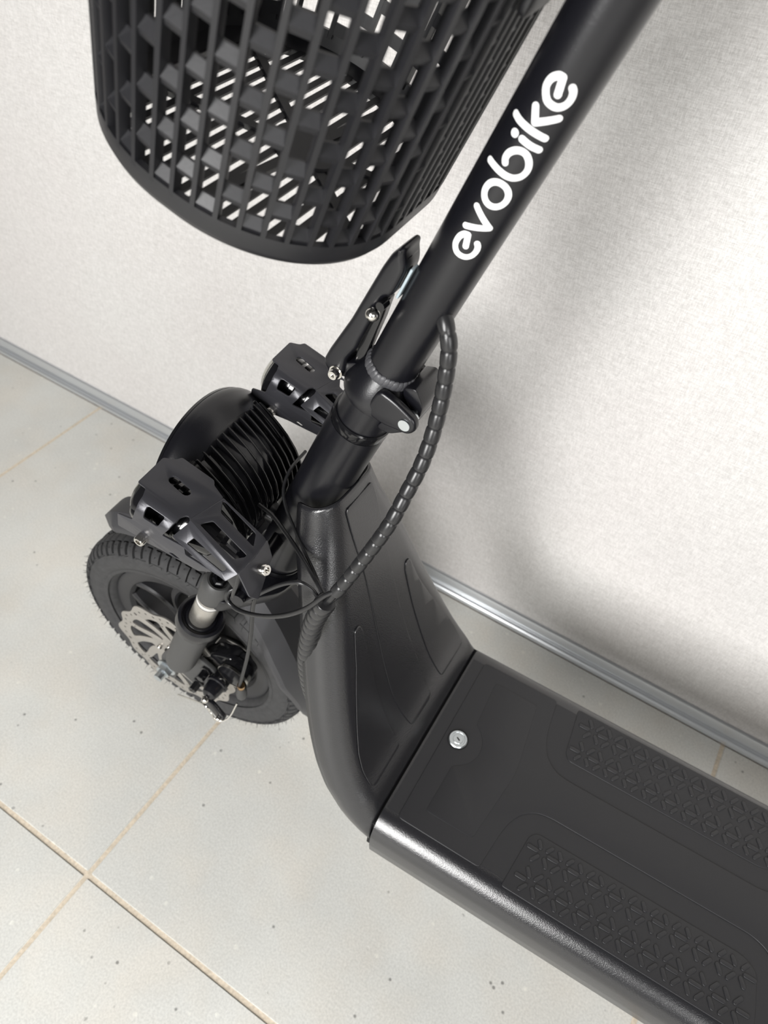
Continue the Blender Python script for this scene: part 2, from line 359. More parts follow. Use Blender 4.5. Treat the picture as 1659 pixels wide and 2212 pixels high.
# ---- folding lever
LEV = [(0.1466, -0.0287), (0.1465, -0.0257), (0.1423, -0.0246), (0.1374, -0.0215), (0.1330, -0.0200), (0.1256, -0.0200), (0.1196, -0.0200), (0.1139, -0.0205), (0.1101, -0.024), (0.103, -0.0252), (0.0879, -0.0243), (0.07, -0.0247), (0.0622, -0.0245), (0.0499, -0.0271), (0.0428, -0.0257), (0.0377, -0.0242), (0.0312, -0.0264), (0.0288, -0.0318), (0.0316, -0.035), (0.0343, -0.0393), (0.0382, -0.0412), (0.0483, -0.0406), (0.0804, -0.0365), (0.1116, -0.0346), (0.1272, -0.0336), (0.1382, -0.0321)]
lever = link('folding_lever', plate('folding_lever', [fillet([(f_, a) for a, f_ in LEV], .0025, 3)], .022, AFT(-.0115), .0036, bres=4), 'black_satin', sco)
link('lever_recess', plate('lever_recess', [fillet([(-.0262, .118), (-.0190, .120), (-.0195, .132), (-.0235, .141), (-.0262, .138)], .0015)], .013, AFT(-.0065), .0004), 'black_gloss', lever)
MB().sphere(A(.0975, -.0245, -.0135), .0046, 12).build('lever_bolt', 'chrome', lever)
MB().lathe([(0, -.004), (.003, -.004), (.003, .003), (0, .003)], A(.106, -.0225, -.010), E2, 12).build('lever_stud', 'black_gloss', lever)
MB().lathe([(.0016, -.0165), (.0032, -.0165), (.0040, -.0150), (.0040, -.0115), (0, -.0115), (0, -.0150), (.0016, -.0150), (.0016, -.0165)], A(.0360, -.0290), E2, 24).lathe([(0, -.0120), (.0050, -.0120), (.0050, -.0108), (0, -.0108)], A(.0360, -.0290), E2, 24).build('pivot_bolt', 'chrome', lever)
link('lever_link', plate('lever_link', [fillet([(-.0215, .040), (-.0175, .046), (-.0205, .090), (-.0225, .106), (-.0260, .106), (-.0250, .060)], .0015)], .010, AFT(-.005), .0006), 'black_gloss', lever)
MB().box(A(.1255, -.0176, -.0045), (.0018, .008, .023), Matrix((E1, E2, AXD)).transposed()).build('lever_pad', 'grey_rubber', lever, bevel=.0007)
link('lever_knuckle', plate('lever_knuckle', [fillet([(-.030, .031), (-.017, .036), (-.017, .052), (-.022, .050), (-.032, .040)], .002)], .016, AFT(-.008), .001), 'black_satin', clamp)

# ---- front cover (rear shield of the head tube), deck
CP = [(.312, .222, .1205), (.292, .238, .121), (.276, .262, .118), (.263, .286, .112), (.254, .314, .106), (.245, .338, .098), (.237, .362, .091), (.231, .386, .083), (.224, .410, .076), (.219, .434, .070), (.212, .454, .062), (.206, .474, .055), (.200, .494, .048), (.194, .512, .041), (.189, .528, .036)]
for _ in range(2): CP = [CP[0]] + [tuple((CP[i - 1][k] + 2 * CP[i][k] + CP[i + 1][k]) / 4 for k in range(3)) for i in range(1, len(CP) - 1)] + [CP[-1]]
NC = len(CP); crest = []; norm = []
for i in range(NC):
    if i == 0: tg = Vector((-1, 0))
    elif i == NC - 1: tg = Vector((CP[i][0] - CP[i - 1][0], CP[i][1] - CP[i - 1][1]))
    else: tg = Vector((CP[i + 1][0] - CP[i - 1][0], CP[i + 1][1] - CP[i - 1][1]))
    tg.normalize(); nn = Vector((tg.y, -tg.x)); norm.append(nn); crest.append(Vector(CP[i][:2]) + nn * .015)
crest[0] = Vector((.3118, .2375)); 
LN = [0]
for i in range(1, NC): LN.append(LN[-1] + (crest[i] - crest[i - 1]).length)
def cprof(p):
    p = max(0, min(LN[-1], p)); i = 0
    while i < NC - 2 and LN[i + 1] < p: i += 1
    t = (p - LN[i]) / (LN[i + 1] - LN[i])
    c4 = [crest[max(i - 1, 0)], crest[i], crest[i + 1], crest[min(i + 2, NC - 1)]]
    q = 0.5 * ((2 * c4[1]) + (c4[2] - c4[0]) * t + (2 * c4[0] - 5 * c4[1] + 4 * c4[2] - c4[3]) * t * t + (3 * c4[1] - c4[0] - 3 * c4[2] + c4[3]) * t ** 3)
    return q, norm[i].lerp(norm[i + 1], t).normalized(), CP[i][2] * (1 - t) + CP[i + 1][2] * t
def section(w, drop):
    """half cross-section from the middle outwards: (t, depth below crest)"""
    r = min(.025, w * .55); out = [(w * k / 6 * (1 - r / w), 0.0006 * (k / 6) ** 2) for k in range(7)]
    for k in range(1, 11):
        a = PI / 2 * k / 10; out.append((w - r + r * math.sin(a), .0006 + r * (1 - math.cos(a))))
    out += [(w - .001, .0006 + r + drop * .5), (w - .003, .0006 + r + drop)]
    return out
NP = 70; v = []; rows = None
for k in range(NP + 1):
    p = LN[-1] * k / NP; q, nn, w = cprof(p); s_ = section(w, .014)
    full = [(-t, d) for t, d in s_[::-1]] + s_[1:]; rows = len(full)
    fade = 1
    for t, d in full: v.append((q.x - nn.x * d, t, q.y - nn.y * d))
f = [(i * rows + j, i * rows + j + 1, (i + 1) * rows + j + 1, (i + 1) * rows + j) for i in range(NP) for j in range(rows - 1)]
cover = MB().add(v, f).build('front_cover', 'grain_plastic', sco, ang=60)
md = cover.modifiers.new('shell', 'SOLIDIFY'); md.thickness = .003; md.offset = -1
def cmap(u, t, h):
    q, nn, w = cprof(u); return (q.x + nn.x * (h - .0004), t, q.y + nn.y * (h - .0004))
panels = [
 [(0.1954, -0.0411), (0.1942, -0.0483), (0.1558, -0.0583), (0.1130, -0.0745), (0.0706, -0.0907), (0.0507, -0.0954), (0.0313, -0.0964), (0.0266, -0.0927), (0.0270, -0.0453), (0.0600, -0.0430), (0.0983, -0.0415), (0.134, -0.0398), (0.1867, -0.0382)],
 [(0.3050, -0.0200), (0.2862, -0.0205), (0.2671, -0.0200), (0.235, -0.0185), (0.1498, -0.0205), (0.0991, -0.0235), (0.0737, -0.0250), (0.0472, -0.0235), (0.0281, -0.0209), (0.0258, -0.0156), (0.0254, 0.0156), (0.0281, .0209), (.0472, .0235), (.0737, .0250), (.0991, .0235), (.1498, .0205), (.235, .0185), (.2671, .0200), (.2862, .0205), (.3050, .0200)],
]
panels.append([(p, -t) for p, t in panels[0][::-1]])
cuts = [((.006 * k, 0), (1, 0)) for k in range(1, 53)]
for pl in panels:
    link('raised_panel', plate('raised_panel', [fillet(pl, .004, 3)], .0011, cmap, .0004, cuts=cuts, ang=25), 'grain_plastic', cover)
MB().lathe([(0, 0), (.0055, 0), (.0055, .002), (0, .002)], Vector((.2245, .0185, .4690)), Vector((.94, 0, .33)), 20).build('screw_recess', 'seam_dark', cover)
# backing inside the cover: frame neck running from the head tube to the deck
nk = MB(); pts = resample([(A(-.15, .016)), (.205, 0, .40), (.232, 0, .30), (.275, 0, .215), (.34, 0, .19)], 24)[0]
nk.tube(pts, .021, 20).build('frame_neck', 'black_satin', sco)

DZ = .238
def deck_sec(w):
    s_ = [(0, 0), (.03, 0), (.06, 0), (w - .0245, .0002)]
    for k in range(1, 13):
        a = PI / 2 * k / 12; s_.append((w - .0245 + .0245 * math.sin(a), .0002 + .026 * (1 - math.cos(a))))
    s_ += [(w - .0005, .045), (w - .004, .068), (w - .012, .080), (w - .03, .085), (0, .086)]
    return s_
v = []; NS = 24
for k in range(NS + 1):
    s = .3136 + (.98 - .3136) * k / NS; w = .1212 - .004 * k / NS; ss = deck_sec(w); full = [(-t, d) for t, d in ss[::-1]] + ss[1:-1]; rows = len(full)
    for t, d in full: v.append((s, t, DZ - d))
f = [(i * rows + j, i * rows + (j + 1) % rows, (i + 1) * rows + (j + 1) % rows, (i + 1) * rows + j) for i in range(NS) for j in range(rows)] + [tuple(range(rows)), tuple(range(NS * rows, NS * rows + rows))]
deck = MB().add(v, f).build('deck', 'grain_plastic', sco, ang=50)
MB().box((.311, 0, DZ - .035), (.006, .228, .055)).build('seam_filler', 'seam_dark', deck)
def dmap(z0): return lambda u, t, h: (u, t, z0 + h - .0002)
# T-shaped raised centre panel (battery lid and centre strip)
half = [(.3288, -.0993), (.4150, -.0993), (.4190, -.0640), (.4225, -.0470), (.4300, -.0330), (.4420, -.0240), (.4560, -.0218), (.6480, -.0218), (.6620, -.0260), (.6720, -.0360), (.6790, -.0600), (.6830, -.0990), (.97, -.0990)]
Tl = half + [(s, -t) for s, t in half[::-1]]
Tl = fillet(Tl, [.005, .004] + [.02] * 9 + [.004, .0] + [.0, .004] + [.02] * 9 + [.004, .005], 4)
lid = link('battery_lid', plate('battery_lid', [Tl], .0014, dmap(DZ), .0006, bres=3), 'deck_plastic', deck)
base = [(.3160, -.0965), (.97, -.0940), (.97, .0940), (.3160, .0965)]
link('deck_skin', plate('deck_skin', [base], .0004, dmap(DZ), 0), 'deck_plastic', deck)
arc = [(.3345 + .034 * math.cos(a), .0005 + .031 * math.sin(a)) for a in [math.radians(x) for x in range(-62, 63, 8)]]
inner = [(.3490, -.0800), (.3985, -.0795), (.4082, -.004), (.4082, .006), (.3985, .0815), (.3496, .0825)] + arc[::-1]
link('lid_panel', plate('lid_panel', [fillet(inner, [.004, .004, .02, .02, .004, .004] + [.002] * len(arc), 3)], .0008, dmap(DZ + .0010), .0003), 'deck_plastic', lid)
lock = MB().lathe([(0, -.002), (.0098, -.002), (.0098, .0014), (.0090, .0024), (.0074, .0024), (.0070, .0018), (.0054, .0018), (.0050, .0022), (0, .0022)], (.3432, .0012, DZ + .001), (0, 0, 1), 40).build('key_lock', 'zinc', lid)
MB().box((.3434, .0012, DZ + .0033), (.0042, .0011, .0006), Matrix.Rotation(math.radians(-28), 3, 'Z')).build('keyhole', 'seam_dark', lock)
MB().lathe([(.0098, 0), (.0108, 0), (.0108, .0013), (.0098, .0013)], (.3432, .0012, DZ + .0005), (0, 0, 1), 40, closed=True).build('lock_gasket', 'seam_dark', lock)
# grip pads with raised ridges in a star pattern
PADH = .0203
ridge_meshes = {}
for sgn in (-1, 1):
    po = [(.4385, sgn * .1025), (.4440, sgn * .0480), (.4500, sgn * .0420), (.6450, sgn * .0420), (.6585, sgn * .0490), (.6640, sgn * .0860), (.6640, sgn * .1025)]
    pad = link('grip_pad', plate('grip_pad', [fillet(po, [.003, .012, .012, .02, .02, .01, .003], 4)], .0010, dmap(DZ + .0001), .0005, bres=2), 'deck_plastic', deck)
    for i in range(10):
        s0 = .4608 + PADH * i
        for row, t0 in enumerate((.0568, .0862)):
            specs = []
            specs.append((s0 - PADH / 2, t0, 0, .0120) if True else None)
            if i == 9: specs.append((s0 + PADH / 2, t0, 0, .0120))
            for dx in (-1, 1):
                for dt in (-1, 1):
                    specs.append((s0 + dx * PADH * .245, t0 + dt * .0147 * .49 * (1 if not (row == 0 and dt == -1) else .9), math.atan2(dt * .0147, dx * PADH / 2), .0108 if not (row == 0 and dt == -1) else .0095))
            for cs, ct, ang, L in specs:
                a_ = ang * (1 if sgn > 0 else -1); a_ = (a_ + PI / 2) % PI - PI / 2; key = (round(a_, 3), L)
                if key not in ridge_meshes:
                    me = plate('grip_ridge', [capsule((0, 0), a_, L, .0040, 5)], .0011, lambda u, t, h: (u, t, h), .0005, bres=2); me.materials.append(MATS['ridge_plastic']); ridge_meshes[key] = me
                r = link('grip_ridge', ridge_meshes[key], None, pad); r.location = (cs, sgn * ct, DZ + .0006)

# ---- wheel
WC = Vector((0, 0, .160)); TY = Vector((0, 1, 0))
rc, hh, hw = .1340, .0230, .0280
def tire_pt(phi, off=0):
    r = rc + (hh + off) * math.cos(phi); t = (hw + off) * math.sin(phi)
    t = math.copysign((hw + off) * abs(math.sin(phi)) ** .72, phi)
    return r, t
prof = [(r, t) for r, t in (tire_pt(math.radians(x)) for x in range(-162, 163, 6))]
wh = MB().lathe(prof, WC, TY, 120)
for sg in (-1, 1):
    for ph, ww in ((62, .0008), (118, .0006)):
        r, t = tire_pt(math.radians(ph)); wh.lathe([(r - .002, sg * t * .97), (r + .0004, sg * (t + .0004)), (r - .0025, sg * (t + .0006)), (r - .0045, sg * t * .985)], WC, TY, 120)
tire = wh.build('tire', 'tire_rubber', sco, STEER, ang=60, recalc=False)
ref = TY.cross(Vector((0, 0, 1))).normalized(); ref2 = TY.cross(ref)
def wp(r, t, a): return WC + (ref * math.cos(a) + ref2 * math.sin(a)) * r + TY * t
tr = MB(); hair = MB(); NB = 76
def block(p0, p1, a0, a1, skew=0, off=.0030):
    v = []; n1, n2 = 4, 2
    for lay in (-.001, off):
        for i in range(n1 + 1):
            ph = p0 + (p1 - p0) * i / n1; ins = .0 if lay < 0 else .06
            for j in range(n2 + 1):
                fa = (j / n2 - .5) * (1 - ins); a = (a0 + a1) / 2 + (a1 - a0) * fa + skew * (i / n1)
                r, t = tire_pt(ph, lay if not (lay > 0 and i in (0, n1)) else lay * .92); v.append(wp(r, t, a))
    k = (n1 + 1) * (n2 + 1); w = n2 + 1; f = []
    for i in range(n1):
        for j in range(n2): f.append((k + i * w + j, k + (i + 1) * w + j, k + (i + 1) * w + j + 1, k + i * w + j + 1))
    ring = [i * w for i in range(n1 + 1)] + [n1 * w + j for j in range(1, w)] + [i * w + n2 for i in range(n1 - 1, -1, -1)] + [j for j in range(n2 - 1, 0, -1)]
    for q in range(len(ring)):
        a, b_ = ring[q], ring[(q + 1) % len(ring)]; f.append((a, b_, k + b_, k + a))
    tr.add(v, f)
st = 2 * PI / NB
for i in range(NB):
    a = i * st
    for sg in (-1, 1):
        sh = 0 if sg < 0 else st / 2; lo = 56 if i % 2 else 62
        block(sg * math.radians(24), sg * math.radians(lo), a + sh, a + sh + st * .66, st * .18)
        block(sg * math.radians(3), sg * math.radians(20), a + sh + st * .3, a + sh + st * 1.02, -st * .22)
        if True:
            for ph in ((26, 40, 60) if i % 2 else (33, 58)):
                p = math.radians(ph) * sg; r, t = tire_pt(p, .003); b0 = wp(r, t, a + sh + st * .33 + random.uniform(-.01, .01)); r, t = tire_pt(p + sg * random.uniform(-.02, .04), .003 + random.uniform(.0025, .006)); b1 = wp(r, t, a + sh + st * .33 + random.uniform(-.03, .03))
                hair.tube([b0, b0.lerp(b1, .5), b1], lambda x: .00035 * (1 - .8 * x), 4, caps=False)
o = tr.build('tread', 'tire_rubber', tire, ang=40, recalc=False); tag(o, kind='stuff')
fixn(o.data); finish(o.data, True, 40)
o = hair.build('rubber_hairs', 'tire_rubber', tire, recalc=False); tag(o, 'tiny rubber hairs bristling from the tread', kind='stuff')
rim = MB().lathe([(.0945, -.0150), (.0975, -.0160), (.1045, -.0166), (.1095, -.0172), (.1125, -.0160), (.1125, .0160), (.1095, .0172), (.1045, .0166), (.0975, .0160), (.0945, .0150), (.0905, .0100), (.0895, 0), (.0905, -.0100)], WC, TY, 120, closed=True).build('wheel_rim', 'rim_black', sco, STEER, ang=30)
hub = MB().lathe([(0, -.040), (.012, -.040), (.020, -.039), (.032, -.038), (.034, -.036), (.034, -.030), (.028, -.024), (.026, 0), (.028, .024), (.034, .030), (.034, .036), (.012, .040), (0, .040)], WC, TY, 48).build('wheel_hub', 'rim_black', sco, STEER)
for k in range(5):
    a = 2 * PI * k / 5 + .42
    for dr in (-1, 1):
        pts = []
        for j in range(13):
            x = j / 12; r = .028 + (.093 - .028) * x; aa = a + dr * (.10 + .36 * x - .10 * math.sin(PI * x)); pts.append(wp(r, -.002, aa))
        mb = MB(); N = len(pts); v = []
        for j, p in enumerate(pts):
            t = (pts[min(j + 1, N - 1)] - pts[max(j - 1, 0)]).normalized(); w = t.cross(TY); hwid = .0042 + .0012 * abs(j - 6) / 6
            for dx, dy in ((-1, -1), (-.45, -1.25), (.45, -1.25), (1, -1), (1, 1), (-1, 1)): v.append(p + w * hwid * dx + TY * .0085 * dy)
        f = [(j * 6 + q, j * 6 + (q + 1) % 6, (j + 1) * 6 + (q + 1) % 6, (j + 1) * 6 + q) for j in range(N - 1) for q in range(6)]
        mb.add(v, f).build('spoke', 'rim_black', rim, ang=30)
# brake disc
DT = -.046
def disc_r(a): return .0815 + .0030 * math.cos(12 * a) + .0018 * math.cos(6 * a)
outl = [(disc_r(2 * PI * k / 180) * math.cos(2 * PI * k / 180), disc_r(2 * PI * k / 180) * math.sin(2 * PI * k / 180)) for k in range(180)]
loops = [outl]
def polar(r, a): return (r * math.cos(a), r * math.sin(a))
for k in range(6):
    a0 = 2 * PI * k / 6 + .2
    big = [polar(.0655, a0 + .10), polar(.0665, a0 + .26), polar(.0655, a0 + .40), polar(.056, a0 + .34), polar(.044, a0 + .12), polar(.034, a0 - .14), polar(.029, a0 - .22), polar(.034, a0 - .32), polar(.050, a0 - .10)]
    loops.append(fillet(big, .006, 4))
    sm = [polar(.066, a0 + .53), polar(.0665, a0 + .72), polar(.064, a0 + .92), polar(.052, a0 + .74), polar(.040, a0 + .50), polar(.034, a0 + .30), polar(.040, a0 + .36), polar(.054, a0 + .50)]
    loops.append(fillet(sm, .004, 4))
    for j in range(7):
        aa = a0 + 2 * PI / 6 * (j / 7); rr_ = .0745 + .0016 * math.cos(12 * aa); loops.append([(polar(rr_, aa)[0] + .0016 * math.cos(x) * (1.5 if j == 0 else 1), polar(rr_, aa)[1] + .0016 * math.sin(x) * (1.5 if j == 0 else 1)) for x in [2 * PI * q / 10 for q in range(10)]])
    for j in range(2):
        aa = a0 + .455 + j * .03 - .02; c = polar(.0675 - j * .007, aa); loops.append([(c[0] + .0013 * math.cos(x), c[1] + .0013 * math.sin(x)) for x in [2 * PI * q / 8 for q in range(8)]])
loops.append([(.016 * math.cos(x), .016 * math.sin(x)) for x in [2 * PI * q / 40 for q in range(40)]])
disc = link('brake_disc', plate('brake_disc', loops, .0020, lambda u, w, h: (WC.x + u, DT - .001 + h, WC.z + w), .0002), 'disc_steel', sco, STEER)
for k in range(6):
    a = 2 * PI * k / 6 + .35; c = wp(.0225, DT, a); MB().sphere(c + Vector((0, -.003, 0)), .0032, 8, (1, .8, 1)).build('disc_bolt', 'chrome', disc)
MB().lathe([(0, -.040), (.0125, -.040), (.0140, -.042), (.0140, -.049), (.010, -.051), (0, -.051)], WC, TY, 32).build('disc_boss', 'rim_black', hub)
MB().lathe([(0, -.080), (.0055, -.080), (.0055, -.040), (0, -.040)], WC, TY, 20).build('axle', 'zinc', hub)

# ---- fork
LT = .066; LOFF = -.0255
def FK(a, side, f_=0, t=0): return A(a, LOFF + f_, side * LT + t)
crownL = fillet([(-.030, -.066), (-.014, -.078), (.004, -.056), (.024, -.030), (.030, 0), (.024, .030), (.004, .056), (-.014, .078), (-.030, .066), (-.034, 0)], .008)
crown = link('fork_crown', plate('fork_crown', [crownL], .020, lambda u, w, h: A(-.243 + h, u, w), .002, bres=2), 'black_satin', sco, STEER)
for side in (-1, 1):
    o = FK(0, side); L = MB().lathe([(0, -.425), (.0125, -.425), (.0165, -.421), (.0174, -.412), (.0176, -.335), (.0176, -.303), (0, -.303)], o, AXD, 48)
    leg = L.build('fork_leg', 'slider_grey', sco, STEER)
    MB().lathe([(.014, -.315), (.0180, -.315), (.0225, -.311), (.0238, -.306), (.0240, -.298), (.0232, -.2915), (.0205, -.290), (.0190, -.2915), (.0185, -.294), (.0165, -.294), (.0150, -.2925), (.0130, -.2925), (.0130, -.315)], o, AXD, 48, closed=True).build('dust_seal', 'black_satin', leg)
    MB().lathe([(0, -.318), (.0125, -.318), (.0125, -.215), (0, -.215)], o, AXD, 40).build('stanchion', 'silver_stanchion', leg)
    MB().lathe([(.01256, -.2505), (.01272, -.2505), (.01272, -.2430), (.01256, -.2430)], o, AXD, 40, closed=True).build('stanchion_label', 'label_paper', leg)
    for hz in (-.2500, -.2436): MB().lathe([(.0128, hz - .0004), (.0129, hz - .0004), (.0129, hz + .0004), (.0128, hz + .0004)], o, AXD, 40, closed=True).build('label_line', 'label_ink', leg)
    MB().lathe([(0, -.2405), (.0128, -.2405), (.0138, -.2385), (.0142, -.233), (.0142, -.214), (.0130, -.207), (.0110, -.2045), (.0092, -.2045), (.0088, -.2075), (0, -.2075)], o, AXD, 48).build('fork_cap', 'slider_grey', leg)
    nut = MB().lathe([(0, -.2075), (.0070, -.2075), (.0070, -.2035), (.0055, -.2025), (.0030, -.2025), (.0030, -.205), (0, -.205)], o, AXD, 6); nut.build('top_bolt', 'black_gloss', leg, ang=20)
    dl = fillet([(-.012, .135), (.006, .135), (.022, .185), (.026, .205), (.012, .212), (-.006, .180)], .005)
    link('dropout', plate('dropout', [dl], .007, lambda u, w, h, s_=side: (u, s_ * (LT - .008) - .0035 + h, w), .001), 'slider_grey', leg)
    MB().lathe([(0, -.010), (.0095, -.010), (.0095, -.002), (0, -.002)], WC + Vector((0, side * .066 + (.005 if side < 0 else .015), 0)), TY, 6).lathe([(0, -.003), (.0125, -.003), (.0125, -.001), (0, -.001)], WC + Vector((0, side * .066 + (.005 if side < 0 else .012), 0)), TY, 24).build('axle_nut', 'zinc', leg, ang=20)
# ---- brake caliper on the camera-side leg
cal = link('brake_caliper', plate('brake_caliper', [fillet([(.022, .148), (.046, .140), (.070, .160), (.098, .190), (.104, .216), (.086, .232), (.062, .222), (.040, .196)], .008)], .020, lambda u, w, h: (u, -.047 + h * 1.0, w), .003, bres=2), 'black_gloss', sco, STEER)
link('caliper_bracket', plate('caliper_bracket', [fillet([(.010, .155), (.030, .138), (.060, .160), (.070, .200), (.046, .215), (.022, .200)], .006)], .005, lambda u, w, h: (u, -.056 + h, w), .0008), 'slider_grey', cal)
for (s, z) in ((.058, .196), (.041, .154)):
    MB().lathe([(0, -.014), (.0050, -.014), (.0055, -.013), (.0055, -.004), (.0075, -.003), (.0075, 0), (0, 0)], (s, -.056, z), TY, 6).build('caliper_bolt', 'black_gloss', cal, ang=20)
MB().lathe([(0, -.034), (.005, -.034), (.0085, -.0315), (.0100, -.026), (.0108, -.018), (.0128, -.017), (.0132, -.0145), (.0115, -.012), (.0115, 0), (0, 0)], (.075, -.046, .188), TY, 36).build('actuator_boot', 'black_satin', cal)
MB().lathe([(0, -.012), (.0175, -.012), (.0185, -.010), (.0185, .004), (.0165, .006), (.0165, .012), (0, .012)], (.094, -.044, .212), TY, 36).build('caliper_piston', 'black_gloss', cal)
MB().lathe([(.0182, -.0125), (.0192, -.0125), (.0192, -.0095), (.0182, -.0095)], (.094, -.044, .212), TY, 36, closed=True).build('piston_ring', 'chrome', cal)
link('caliper_arm', plate('caliper_arm', [fillet([(.068, .182), (.082, .182), (.097, .160), (.094, .150), (.084, .152), (.070, .172)], .004)], .005, lambda u, w, h: (u, -.082 + h, w), .001), 'black_satin', cal)
MB().sphere((.075, -.084, .188), .0042, 10).sphere((.089, -.084, .156), .0034, 8).build('arm_bolt', 'chrome', cal)
MB().tube(catmull([(.016, -.071, .121), (.048, -.079, .153), (.076, -.087, .181), (.083, -.087, .168), (.089, -.086, .154), (.101, -.080, .163), (.108, -.070, .188)], 8), .0011, 8).build('return_spring', 'chrome', cal)
MB().lathe([(0, -.010), (.0055, -.010), (.0060, -.006), (.0060, .006), (.0042, .010), (0, .010)], (.1105, -.063, .206), (.05, .0, 1), 20).build('cable_barrel', 'slider_grey', cal)
MB().lathe([(0, .010), (.0040, .010), (.0043, .012), (.0043, .016), (0, .016)], (.1105, -.063, .206), (.05, 0, 1), 20).build('cable_ferrule', 'brass', cal)

# ---- fender
FP = catmull([Vector(p) for p in ((-.1020, 0, .3180), (-.080, 0, .3430), (-.040, 0, .3570), (.010, 0, .3610), (.060, 0, .3570), (.100, 0, .3420), (.132, 0, .3020), (.158, 0, .2440), (.172, 0, .1820), (.174, 0, .1300), (.170, 0, .0850))], 6)
v = []; secs = [(-.042, -.020), (-.042, -.016), (-.040, -.012), (-.022, 0), (.022, 0), (.040, -.012), (.042, -.016), (.042, -.020), (.039, -.020), (.037, -.014), (.021, -.003), (-.021, -.003), (-.037, -.014), (-.039, -.020)]
N = len(FP)
for i, p in enumerate(FP):
    t = (FP[min(i + 1, N - 1)] - FP[max(i - 1, 0)]).normalized(); nn = Vector((-t.z, 0, t.x)); x = i / (N - 1)
    nn = -nn if nn.dot(p - WC) < 0 else nn
    tap = .58 if x < .42 else min(1.0, .58 + .42 * (x - .42) / .25)
    if x < .10: tap *= .55 + .45 * x / .10
    if p.z < .22 and x > .5: tap = max(.06, 1 - (.22 - p.z) / .08 * .48) if p.z > .14 else max(.06, .52 - (.14 - p.z) / .055 * .46)
    for a, d in secs: v.append(p + Vector((0, a * tap, 0)) + nn * d)
k = len(secs); f = [(i * k + j, i * k + (j + 1) % k, (i + 1) * k + (j + 1) % k, (i + 1) * k + j) for i in range(N - 1) for j in range(k)] + [tuple(range(k)), tuple(range((N - 1) * k, N * k))]
MB().add(v, f).build('front_fender', 'fender_plastic', sco, STEER, ang=25)

# ---- headlight
HZ = .466; HO = Vector((0, 0, HZ)); SX = Vector((1, 0, 0))
hl = MB().lathe([(.074, .050), (.0785, .0505), (.0806, .0550), (.0810, .0590), (.0802, .0625), (.0750, .0740), (.0700, .0800), (.0600, .0815), (.052, .098), (.040, .108), (.024, .113), (0, .114)], HO, SX, 96).build('headlight', 'black_satin', sco, STEER)
MB().lathe([(0, .040), (.03, .0415), (.055, .0445), (.0740, .0480), (.0775, .0498), (.0775, .0515), (.05, .049), (0, .046)], HO, SX, 64).build('headlight_lens', 'lens_glass', hl)
MB().lathe([(.0742, .0500), (.0790, .0495), (.0798, .0525), (.0742, .0530)], HO, SX, 96, closed=True).build('headlight_bezel', 'black_gloss', hl)
FPR = [(.0775, .0690), (.0850, .0640), (.0910, .0590), (.0990, .0515), (.1070, .0425), (.1150, .0300), (.1205, .0150), (.1220, .0), (.1180, -.014)]
def fin_loop(t, inset=0.0):
    dz = -.011 * (t / .05) ** 2; top = [(s_ - inset, z - inset + dz) for s_, z in FPR]
    return top + [(.100, -.014), (.076, .030 + dz)]
link('heat_sink', plate('heat_sink', [fillet(fin_loop(.03, .0035), .002, 2)], .094, lambda u, w, h: (u, -.047 + h, HZ + w), .002, bres=2), 'black_gloss', hl)
for i in range(13):
    t0 = -.0480 + .0080 * i
    link('cooling_fin', plate('cooling_fin', [fillet(fin_loop(t0), .002, 2)], .0022, lambda u, w, h, t=t0: (u, t - .0011 + h, HZ + w), .0006), 'black_gloss', hl)
MB().tube([(.118, 0, .450), (.135, 0, .445), A(-.16, -.02)], .010, 14).build('headlight_stay', 'black_satin', hl)

# ---- auxiliary lamps with cut-out sheet-metal guards
RB = .013; ARC = RB * PI / 2; T0 = -.104
def zt(s): return .555 - .3 * (s - .08)
def devmap(s, d, h):
    h = h - .0016
    if d < 0: t, z, nt_, nz_ = T0 - d, 0, 0, 1
    elif d < ARC:
        th = d / RB; t, z, nt_, nz_ = T0 - RB * math.sin(th), -(RB - RB * math.cos(th)), -math.sin(th), math.cos(th)
    else: t, z, nt_, nz_ = T0 - RB, -RB - (d - ARC), -1, 0
    return (s, t + nt_ * h, zt(s) + z + nz_ * h)
FRONT = [(0.077, -0.0017), (0.0844, -0.0014), (0.0865, 0.0049), (0.0850, 0.0160), (0.0786, 0.0331), (0.0715, 0.0362), (0.0644, 0.039), (0.0610, 0.0560), (0.079, 0.052), (0.0877, 0.052), (0.1026, 0.0473), (0.1204, 0.0436), (0.1355, 0.0401), (0.1484, 0.0287), (0.146, 0.0279), (0.1254, 0.0305), (0.1258, 0.022), (0.1234, 0.0218), (0.1061, 0.0262), (0.1124, 0.0151), (0.1156, 0.0064), (0.1164, 0.0013), (0.1184, -0.0021), (0.1204, -0.0028), (0.1221, -0.0011), (0.1290, -0.0322), (0.1171, -0.0369), (0.1151, -0.0404), (0.0861, -0.0407), (0.084, -0.036), (0.0797, -0.0331), (0.0765, -0.0311)]
SLOT = capsule((.1000, -.0194), math.radians(8), .0195, .0074)
WIN = [(0.0928, 0.0093), (0.0944, 0.0084), (0.1063, 0.0082), (0.1072, 0.0092), (0.1042, 0.0171), (0.1025, 0.0192), (0.0913, 0.0205), (0.0913, 0.0185)]
SH = [(0.1088, 0.0436), (0.1126, 0.0407), (0.119, 0.0415), (0.1147, 0.0440)]
bcuts = [((0, ARC * k / 8), (0, 1)) for k in range(0, 9)]
